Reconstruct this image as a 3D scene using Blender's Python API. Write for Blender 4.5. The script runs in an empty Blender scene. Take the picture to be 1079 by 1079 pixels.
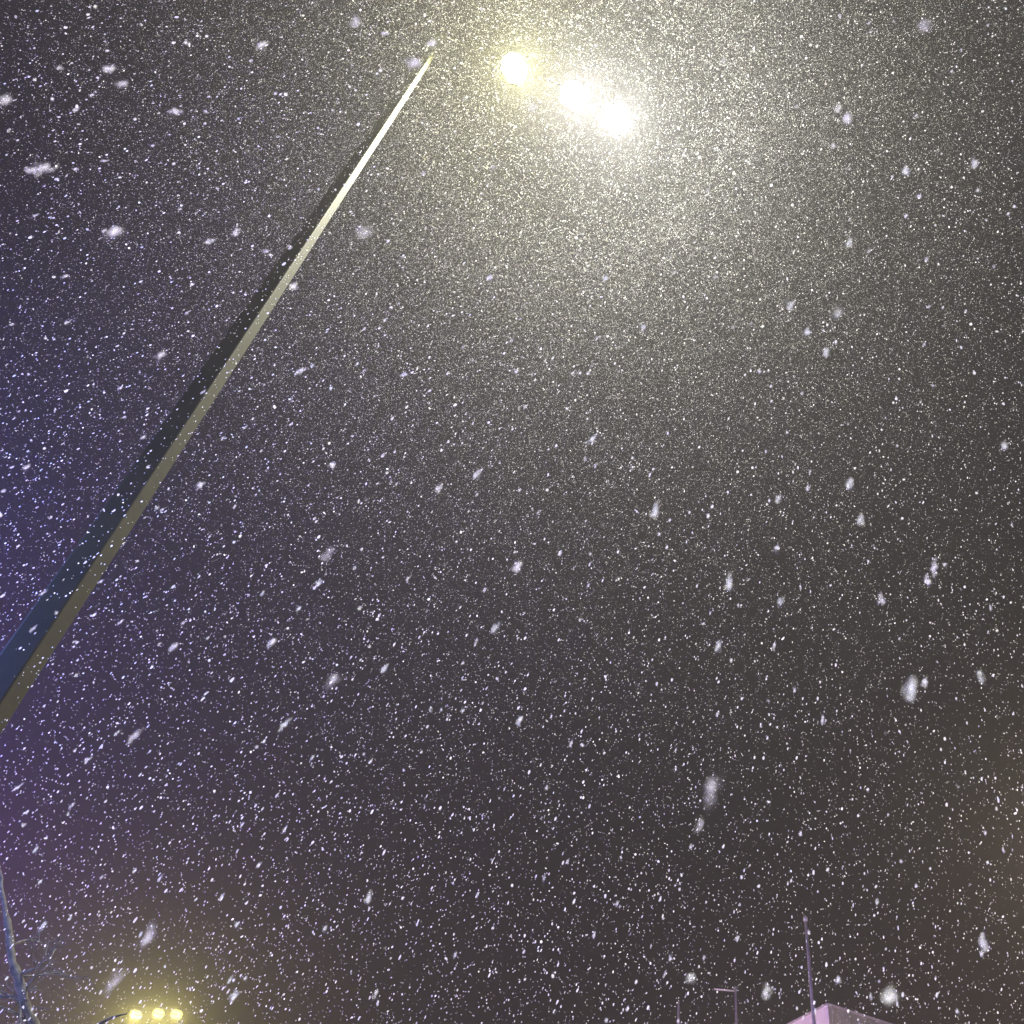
import bpy, math, random
import numpy as np
from mathutils import Vector, Matrix

SC = bpy.context.scene
COL = SC.collection
random.seed(7)
rng = np.random.default_rng(11)

# ------------------------------------------------------------------ camera
F_PX, C_PX = 1079.0, 539.5                       # pinhole focal length and centre of the 1079 px photograph
CAM = Vector((0.0, 0.0, 1.6))
_up = Vector((200, -908, 1079)).normalized()      # the zenith seen from the tilted phone
FWD = Vector((0, math.sqrt(1 - _up.z ** 2), _up.z))
_b = -_up.x * FWD.z / FWD.y
RIGHT = Vector((math.sqrt(1 - _b * _b - _up.x ** 2), _b, _up.x))
UP = (-FWD).cross(RIGHT)

cam_data = bpy.data.cameras.new('camera')
cam = bpy.data.objects.new('camera', cam_data)
COL.objects.link(cam)
cam.matrix_world = Matrix.Translation(CAM) @ Matrix((RIGHT, UP, -FWD)).transposed().to_4x4()
cam_data.sensor_width = 36
cam_data.lens = 36 * F_PX / 1079
cam_data.clip_start = 0.02
cam_data.clip_end = 3000
cam_data.dof.use_dof = True
cam_data.dof.focus_distance = 5.0
cam_data.dof.aperture_fstop = 8.0                 # a phone's aperture is only a few mm wide
SC.camera = cam

# ------------------------------------------------------------------ world, exposure
world = bpy.data.worlds.new('World')
SC.world = world
world.use_nodes = True
nt = world.node_tree
bg = nt.nodes['Background']
bg.inputs['Color'].default_value = (0.66, 0.38, 1.0, 1)      # low night cloud lit by the town
bg.inputs['Strength'].default_value = 0.006
sky = nt.nodes.new('ShaderNodeTexSky')
sky.sky_type = 'NISHITA'
sky.sun_disc = False
sky.sun_elevation = math.radians(-6)
sky.sun_rotation = math.radians(200)
bg2 = nt.nodes.new('ShaderNodeBackground')
bg2.inputs['Strength'].default_value = 0.01
nt.links.new(sky.outputs[0], bg2.inputs['Color'])
addn = nt.nodes.new('ShaderNodeAddShader')
nt.links.new(bg.outputs[0], addn.inputs[0])
nt.links.new(bg2.outputs[0], addn.inputs[1])
nt.links.new(addn.outputs[0], nt.nodes['World Output'].inputs['Surface'])
vs = SC.view_settings
vs.view_transform = 'Standard'
vs.look = 'None'
vs.exposure = 0.0
vs.gamma = 1.0
SC.render.filter_size = 1.2
SC.cycles.volume_bounces = 0
SC.cycles.max_bounces = 6
SC.cycles.use_denoising = True
SC.cycles.transparent_max_bounces = 24

# ------------------------------------------------------------------ helpers
def ray(px, py):
    return (RIGHT * ((px - C_PX) / F_PX) - UP * ((py - C_PX) / F_PX) + FWD).normalized()

def at_height(px, py, z):
    v = ray(px, py)
    return CAM + v * ((z - CAM.z) / v.z)

def at_dist(px, py, d):
    return CAM + ray(px, py) * d

def at_ground_dist(px, py, d):                    # d metres away measured along the ground
    v = ray(px, py)
    return CAM + v * (d / math.hypot(v.x, v.y))

def mat(name, color, rough=0.6, metal=0.0, noise=None, nscale=8.0, bump=0.0, spec=0.5):
    m = bpy.data.materials.new(name)
    m.use_nodes = True
    t = m.node_tree
    p = t.nodes['Principled BSDF']
    p.inputs['Base Color'].default_value = (*color, 1)
    p.inputs['Roughness'].default_value = rough
    p.inputs['Metallic'].default_value = metal
    p.inputs['Specular IOR Level'].default_value = spec
    if noise:
        tc = t.nodes.new('ShaderNodeTexCoord')
        n = t.nodes.new('ShaderNodeTexNoise')
        n.inputs['Scale'].default_value = nscale
        n.inputs['Detail'].default_value = 6
        r = t.nodes.new('ShaderNodeValToRGB')
        r.color_ramp.elements[0].position = 0.35
        r.color_ramp.elements[1].position = 0.68
        r.color_ramp.elements[0].color = (*color, 1)
        r.color_ramp.elements[1].color = (*noise, 1)
        t.links.new(tc.outputs['Object'], n.inputs['Vector'])
        t.links.new(n.outputs['Fac'], r.inputs['Fac'])
        t.links.new(r.outputs['Color'], p.inputs['Base Color'])
        if bump:
            b = t.nodes.new('ShaderNodeBump')
            b.inputs['Strength'].default_value = bump
            t.links.new(n.outputs['Fac'], b.inputs['Height'])
            t.links.new(b.outputs['Normal'], p.inputs['Normal'])
    return m

def emit(name, color, strength):
    m = bpy.data.materials.new(name)
    m.use_nodes = True
    t = m.node_tree
    t.nodes.clear()
    e = t.nodes.new('ShaderNodeEmission')
    e.inputs['Color'].default_value = (*color, 1)
    e.inputs['Strength'].default_value = strength
    o = t.nodes.new('ShaderNodeOutputMaterial')
    t.links.new(e.outputs[0], o.inputs['Surface'])
    return m

class MB:
    """collects shapes that become one mesh"""
    def __init__(s):
        s.v, s.f, s.m = [], [], []
    def add(s, verts, faces, mi=0):
        o = len(s.v)
        s.v += [tuple(v) for v in verts]
        s.f += [tuple(i + o for i in f) for f in faces]
        s.m += [mi] * len(faces)
    def box(s, x0, x1, y0, y1, z0, z1, mi=0, bev=0.0):
        if bev <= 0:
            v = [(x, y, z) for z in (z0, z1) for y in (y0, y1) for x in (x0, x1)]
            s.add(v, [(0, 2, 3, 1), (4, 5, 7, 6), (0, 1, 5, 4), (2, 6, 7, 3), (0, 4, 6, 2), (1, 3, 7, 5)], mi)
            return
        b = bev                                   # chamfered box: an octagonal outline with chamfered top and bottom
        def ringv(i, z):
            X0, X1, Y0, Y1 = x0 + i, x1 - i, y0 + i, y1 - i
            return [(X0 + b, Y0, z), (X1 - b, Y0, z), (X1, Y0 + b, z), (X1, Y1 - b, z),
                    (X1 - b, Y1, z), (X0 + b, Y1, z), (X0, Y1 - b, z), (X0, Y0 + b, z)]
        v = ringv(b, z0) + ringv(0, z0 + b) + ringv(0, z1 - b) + ringv(b, z1)
        f = [tuple(range(7, -1, -1)), tuple(range(24, 32))]
        for k in range(3):
            for i in range(8):
                j = (i + 1) % 8
                f.append((k * 8 + i, k * 8 + j, k * 8 + 8 + j, k * 8 + 8 + i))
        s.add(v, f, mi)
    def octa(s, w, h, c, z0, z1, mi=0):
        o = [(-w / 2 + c, -h / 2), (w / 2 - c, -h / 2), (w / 2, -h / 2 + c), (w / 2, h / 2 - c), (w / 2 - c, h / 2), (-w / 2 + c, h / 2), (-w / 2, h / 2 - c), (-w / 2, -h / 2 + c)]
        v = [(x, y, z) for z in (z0, z1) for x, y in o]
        s.add(v, [tuple(range(7, -1, -1)), tuple(range(8, 16))] + [(i, (i + 1) % 8, 8 + (i + 1) % 8, 8 + i) for i in range(8)], mi)
    def tube(s, pts, radii, n=8, mi=0, cap=True, phase=0.0):
        pts = [Vector(p) for p in pts]
        rings = []
        t0 = (pts[1] - pts[0]).normalized()
        ref = Vector((1, 0, 0)) if abs(t0.x) < 0.8 else Vector((0, 1, 0))
        a = (ref - t0 * ref.dot(t0)).normalized()
        for i, p in enumerate(pts):
            t = (pts[min(i + 1, len(pts) - 1)] - pts[max(i - 1, 0)]).normalized()
            a = (a - t * a.dot(t)).normalized()
            b = t.cross(a)
            rings.append([p + (a * math.cos(phase + 2 * math.pi * k / n) + b * math.sin(phase + 2 * math.pi * k / n)) * radii[i] for k in range(n)])
        v = [q for r in rings for q in r]
        f = []
        for i in range(len(pts) - 1):
            for k in range(n):
                j = (k + 1) % n
                f.append((i * n + k, i * n + j, i * n + n + j, i * n + n + k))
        if cap:
            f.append(tuple(range(n - 1, -1, -1)))
            f.append(tuple((len(pts) - 1) * n + k for k in range(n)))
        s.add(v, f, mi)
    def build(s, name, mats, parent=None, smooth=False):
        me = bpy.data.meshes.new(name)
        me.from_pydata(s.v, [], s.f)
        for m in (mats if isinstance(mats, (list, tuple)) else [mats]):
            me.materials.append(m)
        me.polygons.foreach_set('material_index', s.m)
        if smooth:
            me.polygons.foreach_set('use_smooth', [True] * len(me.polygons))
        me.update()
        o = bpy.data.objects.new(name, me)
        COL.objects.link(o)
        if parent:
            o.parent = parent
        return o

def tag(o, label=None, cat=None, group=None, kind=None):
    if label: o['label'] = label
    if cat: o['category'] = cat
    if group: o['group'] = group
    if kind: o['kind'] = kind
    return o

def empty(name, loc, rz=0.0):
    o = bpy.data.objects.new(name, None)
    COL.objects.link(o)
    o.location = loc
    o.rotation_euler = (0, 0, rz)
    o.empty_display_size = 0.3
    return o

# ------------------------------------------------------------------ materials
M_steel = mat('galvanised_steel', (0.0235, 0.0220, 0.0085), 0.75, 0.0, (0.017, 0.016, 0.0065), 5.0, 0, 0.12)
M_dark = mat('dark_housing', (0.03, 0.03, 0.035), 0.5, 0.2, (0.05, 0.05, 0.05), 20)
M_mast = mat('weathered_mast', (0.66, 0.60, 0.60), 0.5, 0.1, (0.5, 0.44, 0.44), 6)
M_conc = mat('concrete', (0.3, 0.3, 0.29), 0.9, 0, (0.22, 0.22, 0.21), 7, 0.2)
M_snowgr = mat('lying_snow', (0.72, 0.74, 0.78), 0.9, 0, (0.6, 0.62, 0.66), 3, 0.3)
M_bark = mat('snow_dusted_bark', (0.022, 0.018, 0.013), 0.95, 0, (0.075, 0.068, 0.055), 22, 0.4)
M_pink = mat('pale_pink_render', (0.86, 0.72, 0.72), 0.85, 0, (0.80, 0.66, 0.66), 2.0, 0.1)
M_taupe = mat('taupe_cladding', (0.30, 0.27, 0.235), 0.8, 0, (0.21, 0.19, 0.17), 2.5, 0.1)
M_roof = mat('roof_membrane', (0.2, 0.2, 0.2), 0.9, 0, (0.5, 0.5, 0.52), 1.5)
M_trim = mat('parapet_coping', (0.44, 0.36, 0.38), 0.6, 0, (0.36, 0.30, 0.32), 4)
M_glass = mat('dark_window', (0.02, 0.022, 0.03), 0.1)
M_frame = mat('window_frame', (0.3, 0.28, 0.28), 0.5)

# crystalline flake: part reflects, part lets the light through
def flake_mat(name, cover):
    m = bpy.data.materials.new(name)
    m.use_nodes = True
    t = m.node_tree
    t.nodes.clear()
    d = t.nodes.new('ShaderNodeBsdfDiffuse'); d.inputs['Color'].default_value = (0.92, 0.92, 0.93, 1)
    r = t.nodes.new('ShaderNodeBsdfTranslucent'); r.inputs['Color'].default_value = (0.92, 0.92, 0.93, 1)
    x = t.nodes.new('ShaderNodeMixShader'); x.inputs['Fac'].default_value = 0.5
    c = t.nodes.new('ShaderNodeBsdfTransparent')
    y = t.nodes.new('ShaderNodeMixShader'); y.inputs['Fac'].default_value = cover
    o = t.nodes.new('ShaderNodeOutputMaterial')
    t.links.new(d.outputs[0], x.inputs[1]); t.links.new(r.outputs[0], x.inputs[2])
    t.links.new(c.outputs[0], y.inputs[1]); t.links.new(x.outputs[0], y.inputs[2])
    t.links.new(y.outputs[0], o.inputs['Surface'])
    return m
M_flake = flake_mat('snow_crystal', 0.70)
M_big = flake_mat('loose_crystal', 0.22)
M_wisp = flake_mat('clear_crystal', 0.09)

# ------------------------------------------------------------------ ground and air
g = MB()
N = 48
GS = 700.0
for j in range(N + 1):
    for i in range(N + 1):
        x, y = (i / N * 2 - 1), (j / N * 2 - 1)
        x, y = math.copysign(abs(x) ** 2.2, x) * GS, math.copysign(abs(y) ** 2.2, y) * GS
        g.v.append((x, y, 0.03 * math.sin(x * 0.7 + 1) * math.cos(y * 0.53) - 0.03))
for j in range(N):
    for i in range(N):
        a = j * (N + 1) + i
        g.f.append((a, a + 1, a + N + 2, a + N + 1)); g.m.append(0)
ground = g.build('ground', M_snowgr, smooth=True)
tag(ground, 'flat snow covered ground under the floodlights', 'ground', kind='structure')

hz = MB()
hz.box(-720, 720, -720, 720, -1.2, 32)
haze = hz.build('haze', [])
M_haze = bpy.data.materials.new('snowy_air')
M_haze.use_nodes = True
_t = M_haze.node_tree
_t.nodes.clear()
_p = _t.nodes.new('ShaderNodeVolumePrincipled')
_p.inputs['Color'].default_value = (0.97, 0.96, 0.97, 1)
_p.inputs['Density'].default_value = 0.00106
_p.inputs['Anisotropy'].default_value = 0.42
_o = _t.nodes.new('ShaderNodeOutputMaterial')
_t.links.new(_p.outputs[0], _o.inputs['Volume'])
haze.data.materials.append(M_haze)
tag(haze, 'thin snowy night air glowing round the lamps', 'haze', kind='stuff')

# ------------------------------------------------------------------ floodlight towers
def floodlight(parent, loc, aim, color, spot_w, cone, face, size=(0.56, 0.44)):
    """one LED head: finned housing, mounting yoke, lens with two rows of six LED bars, and its lamp.  Local -Z is the beam."""
    w, h = size
    b = MB()
    b.octa(w, h, 0.13, 0.0, 0.07)
    for k in range(9):                             # cooling fins on the back
        x = -w / 2 + 0.05 + k * (w - 0.1) / 8
        b.box(x - 0.006, x + 0.006, -h / 2 + 0.03, h / 2 - 0.03, 0.0695, 0.13)
    b.box(-w / 2 + 0.13, w / 2 - 0.13, h / 2 + 0.0005, h / 2 + 0.012, -0.03, 0.06)   # rain lip
    o = b.build('floodlight', M_dark, parent)
    q = Vector(aim).normalized().to_track_quat('-Z', 'Y')
    o.matrix_local = Matrix.Translation(loc) @ q.to_matrix().to_4x4()
    y = MB()
    for s in (-1, 1):
        y.box(s * (w / 2 + 0.02) - 0.008, s * (w / 2 + 0.02) + 0.008, -0.025, 0.025, 0.02, 0.24)
    y.box(-w / 2 - 0.028, w / 2 + 0.028, -0.025, 0.025, 0.2405, 0.255)
    y.build('yoke', M_steel, o)
    l = MB()
    l.octa(w - 0.03, h - 0.03, 0.12, -0.012, -0.001)
    for r in (-1, 1):
        for k in range(6):
            cx = (k - 2.5) * (w - 0.16) / 6
            l.box(cx - 0.02, cx + 0.02, r * h * 0.19 - h * 0.14, r * h * 0.19 + h * 0.14, -0.022, -0.0125, 1)
    mw, ms = emit('lens_glow', color, face * 0.35), emit('led_glow', color, face)
    l.build('lens', [mw, ms], o)
    ld = bpy.data.lights.new('floodlight_lamp', 'SPOT')
    ld.energy = spot_w
    ld.color = color
    ld.spot_size = math.radians(cone)
    ld.spot_blend = 1.0
    ld.shadow_soft_size = 0.12
    lo = bpy.data.objects.new('floodlight_lamp', ld)
    COL.objects.link(lo)
    lo.parent = o
    lo.location = (0, 0, -0.16)
    return o

def tower(name, base, height, r0, r1, arm_dir, arm_from, arm_to, label, group, phase=0.0, sides=8):
    root = empty(name, base)
    p = MB()
    zs = [0.02, height * 0.25, height * 0.5, height * 0.75, height]
    pts = [(0, 0, z) for z in zs]
    p.tube(pts, [r0 + (r1 - r0) * z / height for z in zs], sides, 0, True, phase)
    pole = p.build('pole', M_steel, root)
    bv = pole.modifiers.new('bevel', 'BEVEL'); bv.width = 0.013; bv.segments = 2; bv.limit_method = 'ANGLE'; bv.angle_limit = math.radians(20)
    bp = MB()
    bp.box(-r0 * 2, r0 * 2, -r0 * 2, r0 * 2, -0.05, 0.019, 0, 0.006)
    for sx in (-1, 1):
        for sy in (-1, 1):
            bp.tube([(sx * r0 * 1.6, sy * r0 * 1.6, 0.0195), (sx * r0 * 1.6, sy * r0 * 1.6, 0.07)], [0.02, 0.02], 6)
    bp.build('base_plate', M_steel, root)
    a = MB()
    d = Vector(arm_dir).normalized()
    a.tube([d * arm_from + Vector((0, 0, height + 0.045)), d * arm_to + Vector((0, 0, height + 0.045))], [0.026, 0.026], 6)
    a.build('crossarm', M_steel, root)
    tag(root, label, 'light tower', group)
    return root

H = 20.0
tip = at_height(466, 38, H)
base = Vector((tip.x, tip.y, 0))
heads = [(542, 72), (605, 101), (650, 126)]
hp = [at_height(px, py, H - 0.35) for px, py in heads]
arm = (hp[2] - Vector((tip.x, tip.y, H - 0.35)))
to_cam = math.atan2(-base.y, -base.x)
# an octagonal pole with one arris turned 13 degrees to the right of the camera
ph = to_cam + math.radians(14)
t1 = tower('floodlight_tower', base, H, 0.17, 0.08, (arm.x, arm.y, 0), -0.12, arm.length + 0.4,
           'tall tapered steel pole rising from the left edge to three dazzling floodlights', None, ph, 4)
cols = [(1.0, 0.97, 0.48), (1.0, 0.975, 0.92), (0.99, 0.985, 0.91)]
for p, c, w in zip(hp, cols, (12800, 10700, 10800)):
    floodlight(t1, p - base, (0.32, -0.30, -0.90) if p is hp[0] else (0.20, -0.33, -0.92), c, w, 176, 120, (0.52, 0.42))

# farther tower with three yellow heads, low at the left
y_px = [(143, 1069), (167, 1068), (186, 1069)]
yp = [at_height(px, py, 20.0) for px, py in y_px]
ybase = Vector((yp[0].x - 0.55, yp[0].y + 0.28, 0))
yarm = yp[2] - yp[0]
t2 = tower('floodlight_tower', ybase, 20.35, 0.2, 0.08, (yarm.x, yarm.y, 0), -0.2, 2.9,
           'distant light tower with three small yellow lamps beyond the bare tree', None, 0.2)
for p in yp:
    floodlight(t2, p - ybase, (0.25 + random.uniform(-.2, .2), -0.75, -0.6 + random.uniform(-.2, .2)), (1.0, 0.88, 0.26), random.uniform(8000, 12500), 130, 2.6, (0.56, 0.44))

# ------------------------------------------------------------------ lamps whose glow enters from outside the frame
w_pos = at_ground_dist(1185, 890, 26)
t3 = tower('floodlight_tower', (w_pos.x + 0.6, w_pos.y + 0.1, 0), w_pos.z + 0.35, 0.18, 0.08, (-1, -0.15, 0), -0.2, 1.2,
           'warm light tower just past the right edge that yellows the falling snow', None, 0.1)
floodlight(t3, w_pos - Vector(t3.location), (-0.45, -0.55, -0.7), (1.0, 0.82, 0.50), 8500, 160, 40)

def street_lamp(pos, toward, color, watt, label, lens='violet_lens'):
    root = empty('street_lamp', (pos.x, pos.y, 0))
    d = Vector((toward.x, toward.y, 0)).normalized()
    p = MB()
    p.tube([(0, 0, 0), (0, 0, 1.0), (0, 0, pos.z - 0.4)], [0.09, 0.075, 0.05], 12)
    p.build('post', M_steel, root, True)
    a = MB()
    a.tube([Vector((0, 0, pos.z - 0.4)), Vector((0, 0, pos.z - 0.05)) + d * 0.12, Vector((0, 0, pos.z + 0.1)) + d * 0.5, Vector((0, 0, pos.z + 0.14)) + d * 1.0], [0.045, 0.04, 0.035, 0.03], 10)
    a.build('arm', M_steel, root, True)
    hd = MB()
    hd.box(-0.16, 0.16, -0.32, 0.32, -0.02, 0.08, 0, 0.02)
    h = hd.build('lamp_head', M_dark, root)
    h.location = Vector((0, 0, pos.z + 0.13)) + d * 1.2
    h.rotation_euler = (0, 0, math.atan2(d.y, d.x) - math.pi / 2)
    ln = MB()
    ln.box(-0.13, 0.13, -0.27, 0.27, -0.05, -0.0205)
    ln.build('lens', emit(lens, color, 25), h)
    ld = bpy.data.lights.new('street_lamp_light', 'POINT')
    ld.energy = watt; ld.color = color; ld.shadow_soft_size = 0.1
    lo = bpy.data.objects.new('street_lamp_light', ld); COL.objects.link(lo)
    lo.parent = h; lo.location = (0, 0, -0.2)
    tag(root, label, 'street lamp')
    return root
street_lamp(at_ground_dist(-190, 600, 17), Vector((-1, -0.3, 0)), (0.15, 0.16, 1.0), 6500, 'blue street lamp just past the left edge behind the tall pole')
street_lamp(Vector((-4.7, 4.4, 6.4)), Vector((-0.1, 0.1, 0)), (0.14, 0.26, 1.0), 2400, 'added blue fill lamp out of frame on the near side of the tall pole', 'blue_fill_lens')  # unseen lamp added only to tint the pole's dark face blue
street_lamp(at_ground_dist(-140, 930, 20), Vector((-1, -0.3, 0)), (0.46, 0.09, 1.0), 9000, 'purple street lamp past the lower left edge beyond the bare tree')

# ------------------------------------------------------------------ building at the lower right
HB = 18.0
pk = at_height(872, 1057, HB)
dl = (at_height(830, 1079, HB) - pk).normalized()
dr = (at_height(940, 1079, HB) - pk).normalized()
LW, RW = 15.0, 22.0
c0, c1, c3 = Vector((0, 0, 0)), dl * LW, dr * RW
c2 = c1 + c3
bld = empty('apartment_block', (pk.x, pk.y, 0))
tag(bld, 'flat roofed block showing one pale pink wall and one taupe wall behind the mast', 'building')
def quad_wall(name, a, b, m, ribs=0, nrm=None):
    t = 0.3
    n = Vector((nrm.x, nrm.y, 0)).normalized()
    w = MB()
    L = (b - a).length
    d = (b - a).normalized()
    def P(s, z, o): return a + d * s + n * o + Vector((0, 0, z))
    def slab(s0, s1, z0, z1, o0, o1):
        v = [P(s, z, o) for o in (o0, o1) for z in (z0, z1) for s in (s0, s1)]
        w.add(v, [(0, 2, 3, 1), (4, 5, 7, 6), (0, 1, 5, 4), (2, 6, 7, 3), (0, 4, 6, 2), (1, 3, 7, 5)])
    slab(0, L, -0.1, HB - 0.06, -t, 0)
    if ribs:
        s = 0.12
        while s < L - 0.1:
            slab(s, s + 0.05, 0.3, HB - 0.07, 0.0005, 0.035)
            s += ribs
    o = w.build(name, m, bld)
    # windows, one row per storey, set proud of the wall in frames
    k = 0
    for fl in range(5):
        z0 = 1.2 + fl * 3.1
        s = 1.6
        while s + 1.5 < L:
            fr = MB()
            def bar(s0, s1, za, zb, o0, o1, mb):
                v = [P(q, z, oo) for oo in (o0, o1) for z in (za, zb) for q in (s0, s1)]
                mb.add(v, [(0, 2, 3, 1), (4, 5, 7, 6), (0, 1, 5, 4), (2, 6, 7, 3), (0, 4, 6, 2), (1, 3, 7, 5)])
            bar(s, s + 1.4, z0, z0 + 0.07, 0.04, 0.1, fr); bar(s, s + 1.4, z0 + 1.43, z0 + 1.5, 0.04, 0.1, fr)
            bar(s, s + 0.07, z0 + 0.0705, z0 + 1.4295, 0.04, 0.1, fr); bar(s + 1.33, s + 1.4, z0 + 0.0705, z0 + 1.4295, 0.04, 0.1, fr)
            bar(s + 0.67, s + 0.73, z0 + 0.0705, z0 + 1.4295, 0.04, 0.1, fr)
            fo = fr.build('window', M_frame, bld)
            gl = MB()
            bar(s + 0.03, s + 1.37, z0 + 0.03, z0 + 1.47, 0.036, 0.06, gl)
            gl.build('pane', M_glass, fo)
            s += 3.3
    return o
nl = Vector((dl.y, -dl.x, 0)); nl = nl if nl.dot(-pk) > 0 else -nl
nr = Vector((dr.y, -dr.x, 0)); nr = nr if nr.dot(-pk) > 0 else -nr
quad_wall('pink_wall', c0, c1, M_pink, 0, nl)
quad_wall('clad_wall', c0 + dr * 0.002, c3, M_taupe, 0.6, nr)
for nm, a, b, n in (('rear_wall', c1, c2, dl), ('rear_wall', c3, c2, dr)):
    w = MB(); d = (b - a).normalized()
    nn = Vector((n.x, n.y, 0)).normalized()
    v = [a + d * s + nn * o + Vector((0, 0, z)) for o in (-0.3, -0.001) for z in (-0.1, HB - 0.06) for s in (0.31, (b - a).length - 0.31)]
    w.add(v, [(0, 2, 3, 1), (4, 5, 7, 6), (0, 1, 5, 4), (2, 6, 7, 3), (0, 4, 6, 2), (1, 3, 7, 5)])
    w.build(nm, M_taupe, bld)
rf = MB()
rf.add([c + Vector((0, 0, HB - z)) for z in (0.9, 0.7) for c in (c0, c1, c2, c3)], [(0, 1, 2, 3), (4, 7, 6, 5), (0, 4, 5, 1), (1, 5, 6, 2), (2, 6, 7, 3), (3, 7, 4, 0)])
ro = rf.build('roof', M_roof, bld); ro.scale = (0.985, 0.985, 1)
cp = MB()
def coping(a, b, n, s0, s1):
    d = (b - a).normalized(); n = Vector((n.x, n.y, 0)).normalized()
    v = [a + d * s + n * o + Vector((0, 0, z)) for o in (-0.34, 0.03) for z in (HB - 0.059, HB) for s in (s0, (b - a).length + s1)]
    cp.add(v, [(0, 2, 3, 1), (4, 5, 7, 6), (0, 1, 5, 4), (2, 6, 7, 3), (0, 4, 6, 2), (1, 3, 7, 5)])
coping(c0, c1, nl, 0.0, 0); coping(c0, c3, nr, 0.031, 0)
cp.build('coping', M_trim, bld)

wl = Vector((pk.x, pk.y, 0)) + nl * 5.0 + nr * 4.0
street_lamp(Vector((wl.x, wl.y, 11.0)), -nl, (1.0, 0.78, 0.70), 4600, 'added rose tinted fill lamp below the bottom edge lighting the pink wall', 'rose_fill_lens')  # unseen lamp, put in to brighten the two front walls

# ------------------------------------------------------------------ slender masts
def mast(px, py, dist, r0, r1, label, cross=False, finial=True):
    top = at_ground_dist(px, py, dist)
    root = empty('mast', (top.x, top.y, 0))
    p = MB()
    p.tube([(0, 0, -0.05), (0, 0, top.z * 0.6), (0, 0, top.z)], [r0, (r0 + r1) / 2, r1], 12)
    p.build('pole', M_mast, root, True)
    if finial:
        q = MB()
        q.tube([(0, 0, top.z + 0.001), (0, 0, top.z + 0.03), (0, 0, top.z + 0.12), (0, 0, top.z + 0.16)], [r1 * 1.3, r1 * 1.6, r1 * 1.6, r1 * 0.7], 12)
        q.build('finial', M_mast, root, True)
    if cross:
        q = MB()
        q.tube([(-0.75, 0.2, top.z - 0.15), (-0.045, 0.012, top.z - 0.15)], [0.03, 0.03], 8)
        q.build('bracket', M_mast, root, True)
    tag(root, label, 'mast')
    return root
mast(849, 971, 29.0, 0.075, 0.040, 'tallest thin mast rising in front of the pink wall corner')
mast(715, 1056, 36.0, 0.07, 0.038, 'short faint mast at the bottom edge, left of the one with a bracket', finial=False)
mast(775, 1040, 38.0, 0.07, 0.040, 'faint mast with a small side bracket between tall mast and bare one', cross=True, finial=False)

# ------------------------------------------------------------------ bare tree at the lower left
D = 9.0
tr_pts = [at_ground_dist(62, 1180, D), at_ground_dist(42, 1100, D - 0.05), at_ground_dist(28, 1062, D - 0.1), at_ground_dist(14, 1015, D - 0.05), at_ground_dist(7, 970, D), at_ground_dist(1, 925, D + 0.1), at_ground_dist(-8, 880, D + 0.2)]
foot = Vector((tr_pts[0].x + 0.25, tr_pts[0].y, 0))
tree = empty('bare_tree', foot)
tag(tree, 'snow dusted bare tree leaning in at the lower left corner', 'tree')
tb = MB()
main = [foot + Vector((0, 0, -0.1)), foot + Vector((0.03, 0, 1.2))] + tr_pts
rad = [0.17, 0.12, 0.062, 0.052, 0.044, 0.036, 0.028, 0.02, 0.012]
tp, tr = [], []
for k in range(len(main) - 1):
    for q in range(6):
        p = main[k].lerp(main[k + 1], q / 6) - foot
        tp.append(p + Vector((random.uniform(-.008, .008), random.uniform(-.008, .008), 0)))
        tr.append((rad[k] + (rad[k + 1] - rad[k]) * q / 6) * random.uniform(0.62, 1.1))
tb.tube(tp, tr, 10)
tb.build('trunk', M_bark, tree, True)
def twig(mb, start, d, L, r, depth):
    pts, rr = [start], [r]
    p = start.copy(); d = d.normalized()
    n = 5
    for k in range(n):
        d = (d + Vector((random.uniform(-.3, .3), random.uniform(-.3, .3), random.uniform(-.28, .22)))).normalized()
        p = p + d * L / n
        pts.append(p.copy()); rr.append(r * (1 - 0.75 * (k + 1) / n))
        if depth > 0 and k > 0:
            for _ in range(random.choice((1, 1, 2))):
                twig(mb, p.copy(), d + Vector((random.uniform(-1, 1), random.uniform(-1, 1), random.uniform(-.6, .8))), L * random.uniform(.35, .6), r * 0.45, depth - 1)
    mb.tube(pts, rr, 5)
for i in range(10):
    k = random.choice((3, 3, 4, 4, 5, 6, 7))
    s = main[k].lerp(main[k + 1], random.random()) - foot
    mb = MB()
    twig(mb, s, Vector((random.uniform(-1.0, 0.55), random.uniform(-.7, .7), random.uniform(-.2, .7))), random.uniform(.25, .55), 0.014, 2)
    mb.build('branch', M_bark, tree, True)
# low limb that reaches right to the yellow lamps
lp = [main[2], at_ground_dist(85, 1110, D - 0.2), at_ground_dist(104, 1079, D - 0.3), at_ground_dist(118, 1072, D - 0.35), at_ground_dist(134, 1068, D - 0.4)]
mb = MB(); mb.tube([p - foot for p in lp], [0.03, 0.02, 0.014, 0.010, 0.005], 7)
twig(mb, lp[2] - foot, Vector((1, 0, 0.1)), .3, 0.008, 1)
twig(mb, lp[1] - foot, Vector((1, 0, 0.3)), .4, 0.008, 1)
mb.build('branch', M_bark, tree, True)

# ------------------------------------------------------------------ falling snow
FALL = ray(950, -100)                              # the snow slants in from here
_q = FALL.to_track_quat('Z', 'X')

# a snow crystal: a thin six cornered plate
HEX_V = np.array([(0, 0, 0)] + [(math.cos(k * math.pi / 3), math.sin(k * math.pi / 3), 0) for k in range(6)])
HEX_F = np.array([(0, 1 + k, 1 + (k + 1) % 6) for k in range(6)])

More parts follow.
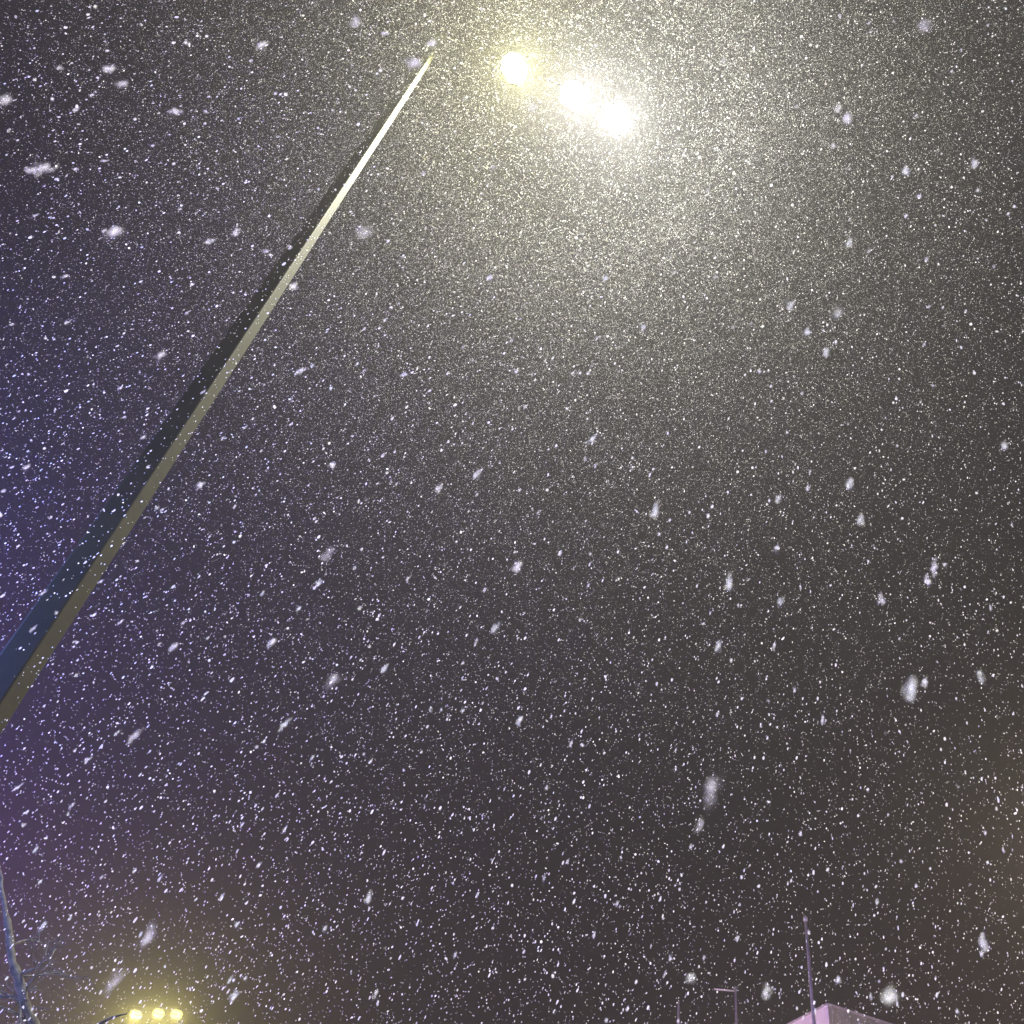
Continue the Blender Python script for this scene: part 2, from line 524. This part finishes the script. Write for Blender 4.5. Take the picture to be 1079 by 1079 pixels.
def np_mesh(name, V, Fc, smooth=False, m=None):
    me = bpy.data.meshes.new(name)
    me.vertices.add(len(V)); me.vertices.foreach_set('co', np.ascontiguousarray(V, dtype=np.float32).ravel())
    me.loops.add(Fc.size); me.loops.foreach_set('vertex_index', np.ascontiguousarray(Fc, dtype=np.int32).ravel())
    me.polygons.add(len(Fc))
    me.polygons.foreach_set('loop_start', np.arange(0, Fc.size, 3, dtype=np.int32))
    me.polygons.foreach_set('use_smooth', np.full(len(Fc), smooth))
    me.update(calc_edges=True)
    me.materials.append(m or M_flake)
    return me

def rand_rot(n):
    q = rng.normal(size=(n, 4)); q /= np.linalg.norm(q, axis=1)[:, None]
    w, x, y, z = q.T
    return np.stack([np.stack([1 - 2 * (y * y + z * z), 2 * (x * y - z * w), 2 * (x * z + y * w)], -1),
                     np.stack([2 * (x * y + z * w), 1 - 2 * (x * x + z * z), 2 * (y * z - x * w)], -1),
                     np.stack([2 * (x * z - y * w), 2 * (y * z + x * w), 1 - 2 * (x * x + y * y)], -1)], -2)

def clump_mesh(m=None):
    """a fluffy aggregate of thin crystal plates, about unit radius"""
    vs, fs, o = [], [], 0
    for k in range(34):
        c = rng.normal(size=3) * (0.36, 0.36, 0.40)
        r = rng.uniform(0.22, 0.50)
        V = HEX_V * rng.uniform(0.7, 1.2, size=(7, 1)) * r
        V = V + rng.normal(size=(7, 3)) * (0, 0, 0.1 * r)
        vs.append(V @ rand_rot(1)[0].T + c); fs.append(HEX_F + o); o += 7
    return np_mesh('snowflake', np.concatenate(vs), np.concatenate(fs), m=m)
CLUMPS = [clump_mesh(M_big) for _ in range(10)]
WISPS = [clump_mesh(M_wisp) for _ in range(4)]

def put_flake(pos, size, elong, axis_q, label, group):
    wisp = any(k in label for k in ('faint', 'hazy', 'dim ', 'blurred slanting', 'soft slanting'))
    o = bpy.data.objects.new('snowflake', random.choice(WISPS if wisp else CLUMPS))
    COL.objects.link(o)
    o.location = pos
    o.rotation_mode = 'QUATERNION'
    from mathutils import Quaternion
    o.rotation_quaternion = axis_q @ Quaternion((0, 0, 1), random.uniform(0, 6.28))
    o.scale = (size / 2, size / 2 * random.uniform(0.8, 1.1), size / 2 * elong)
    tag(o, label, 'snowflake', group)
    return o

GROUP = 'snowflakes falling through the lamplight'
# the flakes that stand out: photo place, thickness and length in px, and what singles each out (None: like hundreds of others)
BIG = [
    (960, 725, 15, 30, 'large blurred oblong snowflake near the right edge above the building'),
    (750, 832, 18, 52, 'long faint smear of a snowflake straight above a small bright one'),
    (938, 1050, 17, 18, 'round soft snowflake just right of the building roof corner'),
    (42, 178, 12, 24, 'bright flattened snowflake at the left edge, level with the pole top half'),
    (384, 245, 17, 20, 'big hazy snowflake just right of the upper pole'),
    (768, 614, 11, 22, 'bright wedge shaped snowflake right of the picture centre'),
    (690, 538, 11, 22, 'soft upright snowflake right of centre, under the floodlight glow'),
    (738, 868, 9, 17, 'small bright snowflake directly under the long faint smear'),
    (122, 245, 14, 24, 'faint blurred snowflake left of the pole, upper left'),
    (345, 584, 12, 22, 'hazy oblong snowflake topmost of a cluster right of the lower pole'),
    (120, 1036, 13, 30, 'faint blurred snowflake just above left of the yellow lamps'),
    (562, 113, 9, 18, 'oblong snowflake between the yellowest floodlight and the middle one'),
    (975, 27, 14, 18, 'hazy round snowflake at the top right corner'),
    (882, 330, 12, 20, 'faint grey snowflake below the pair at the upper right'),
    (895, 509, 10, 14, 'bright round snowflake at the right, upper of a near pair'),
    (907, 548, 10, 13, 'soft round snowflake at the right, lower of a near pair'),
    (823, 634, 10, 16, 'dim grey snowflake between the bright wedge and the right edge'),
    (156, 986, 12, 26, 'blurred slanting snowflake above the yellow lamps'),
    (351, 717, 14, 24, 'very faint slanting snowflake in the dark lower left middle'),
    (375, 23, 11, 19, 'soft slanting snowflake at the top left of the pole tip'),
    (893, 124, 11, 17, 'larger lower snowflake of the close pair at the upper right'),
    (883, 114, 8, 12, 'smaller upper snowflake of the close pair at the upper right'),
]
SMALL = [(545, 597, 10, 14), (170, 374, 9, 14), (115, 72, 9, 13), (129, 88, 8, 12), (275, 48, 10, 13), (638, 293, 7, 14), (515, 293, 7, 14),
         (316, 391, 6, 16), (955, 181, 9, 14), (833, 321, 8, 12), (851, 350, 8, 13), (870, 371, 9, 14), (246, 1050, 7, 14), (728, 1030, 10, 11),
         (388, 946, 8, 13), (895, 256, 8, 10), (929, 631, 8, 14), (757, 680, 8, 14), (807, 1045, 9, 12), (1036, 994, 9, 18), (1033, 713, 8, 11),
         (985, 598, 9, 18), (211, 511, 7, 12), (300, 764, 7, 16), (183, 681, 7, 15), (287, 676, 7, 15), (502, 500, 9, 13), (624, 463, 7, 12),
         (310, 301, 9, 9), (437, 66, 12, 18), (455, 45, 8, 12), (975, 719, 8, 10), (462, 515, 8, 10), (5, 106, 9, 12), (248, 245, 8, 13),
         (185, 118, 8, 12), (120, 243, 9, 14), (405, 705, 6, 14), (548, 758, 7, 13), (522, 661, 7, 16), (1027, 172, 9, 10), (977, 612, 7, 12),
         (335, 615, 6, 13), (142, 776, 8, 18), (350, 490, 7, 10), (220, 255, 7, 12), (820, 525, 7, 11), (678, 345, 6, 10), (1058, 470, 7, 10)]
lab_small = 'small white snowflake drifting through the lamplight, one of hundreds alike'
def to_world_axis(px, py, spread):
    return _q
n_ind = 0
for px, py, w, l, lab in [b for b in BIG] + [(*s, None) for s in SMALL]:
    real = random.uniform(0.0085, 0.0125) if lab else random.uniform(0.007, 0.010)
    d = real * F_PX / (w * 0.95)
    pos = at_dist(px, py, d)
    # the long axis is the fall direction; how long it looks depends on foreshortening
    v = ray(px, py)
    fs = math.sqrt(max(0.05, 1 - v.dot(FALL) ** 2))
    el = min(3.0, math.sqrt(max(1.0, ((l / w) ** 2 - (1 - fs * fs)) / (fs * fs))))
    put_flake(pos, real, el, _q, lab or lab_small, GROUP)
    n_ind += 1

# the rest of the fall: even density through the air in front of the camera
DENS = 135.0
NEAR, FAR = 1.5, 22.0                             # past 12 m only the flakes close to the lamps catch enough light to be seen
tanh_ = 0.80                                       # wider than the frame, so that a step aside still sees snow
vol_n = int(DENS * (FAR ** 3) / 3 * 4 * tanh_ ** 2 * 0.80)
u = rng.random(vol_n)
dd = (u * (FAR ** 3 - NEAR ** 3) + NEAR ** 3) ** (1 / 3)
ax = rng.uniform(-tanh_, tanh_, vol_n); ay = rng.uniform(-tanh_, tanh_, vol_n)
keep = rng.random(vol_n) < (1 + ax ** 2 + ay ** 2) ** -1.5 / 1.0
dd, ax, ay = dd[keep], ax[keep], ay[keep]
nn = len(dd)
R_, U_, F_ = np.array(RIGHT), np.array(UP), np.array(FWD)
dirs = ax[:, None] * R_ + ay[:, None] * U_ + F_
dirs /= np.linalg.norm(dirs, axis=1)[:, None]
pos = np.array(CAM) + dirs * dd[:, None]
diam = np.clip(rng.lognormal(math.log(0.0047), 0.36, nn), 0.0024, 0.0095)
lamp_mid = np.array(hp[1])
lr = np.linalg.norm(pos - lamp_mid, axis=1)
near_lamp = (lr < 9.5 * rng.random(len(pos)) ** 0.5)
ok = (lr > 2.3) & (pos[:, 2] > 0.2) & ((dd < 12.0) | near_lamp)
pos, diam, dd, ax, ay = pos[ok], diam[ok], dd[ok], ax[ok], ay[ok]
nn = len(dd)
el = rng.uniform(1.2, 3.4, nn)
inside = (np.abs(ax) < 0.5) & (np.abs(ay) < 0.5)
app = np.where(inside, diam * el ** .25 / dd, 0)
order = np.argsort(-app)
ind = order[:300 - n_ind]
for i in ind:
    put_flake(Vector(pos[i]), float(diam[i]), float(el[i]), _q, lab_small, GROUP)
rest = np.setdiff1d(np.arange(nn), ind)
pos, diam, el = pos[rest], diam[rest], el[rest]
m = len(rest)
NP = 2                                             # two plates grown together
m2 = m * NP
loc = (HEX_V[None] * rng.uniform(0.65, 1.2, size=(m2, 7, 1))) @ np.transpose(rand_rot(m2), (0, 2, 1))
loc = loc.reshape(m, NP * 7, 3)
loc *= (diam / 2)[:, None, None]
fall = np.array(FALL)
along = loc @ fall
loc += along[..., None] * fall * (el - 1)[:, None, None]
V = (loc + pos[:, None, :]).reshape(-1, 3)
# extra fine flakes, added round the lamps to widen their glow; single plates
nf = 900000
fr = 2.6 + 10.5 * rng.beta(1.35, 2.0, nf)
fd = rng.normal(size=(nf, 3)); fd /= np.linalg.norm(fd, axis=1)[:, None]
fpos = lamp_mid + fd * fr[:, None]
rel = fpos - np.array(CAM)
cz = rel @ F_
ok = (cz > 3) & (np.abs(rel @ R_) < 0.62 * cz) & (np.abs(rel @ U_) < 0.62 * cz)
fpos = fpos[ok]; m3 = len(fpos)
fl = (HEX_V[None] * rng.uniform(0.65, 1.2, size=(m3, 7, 1))) @ np.transpose(rand_rot(m3), (0, 2, 1))
fl *= (np.clip(rng.lognormal(math.log(0.0043), 0.36, m3), 0.002, 0.009) / 2)[:, None, None]
fl += (fl @ fall)[..., None] * fall * rng.uniform(0.2, 2.0, m3)[:, None, None]
V = np.concatenate([V, (fl + fpos[:, None, :]).reshape(-1, 3)])
Fc = (HEX_F[None] + (np.arange(m2 + m3) * 7)[:, None, None]).reshape(-1, 3)
print('fine', m3)
sn = bpy.data.objects.new('falling_snow', np_mesh('falling_snow', V, Fc))
COL.objects.link(sn)
tag(sn, 'thick fall of countless fine snowflakes filling the night air', 'falling snow', kind='stuff')
print('flakes', n_ind, len(ind), m)
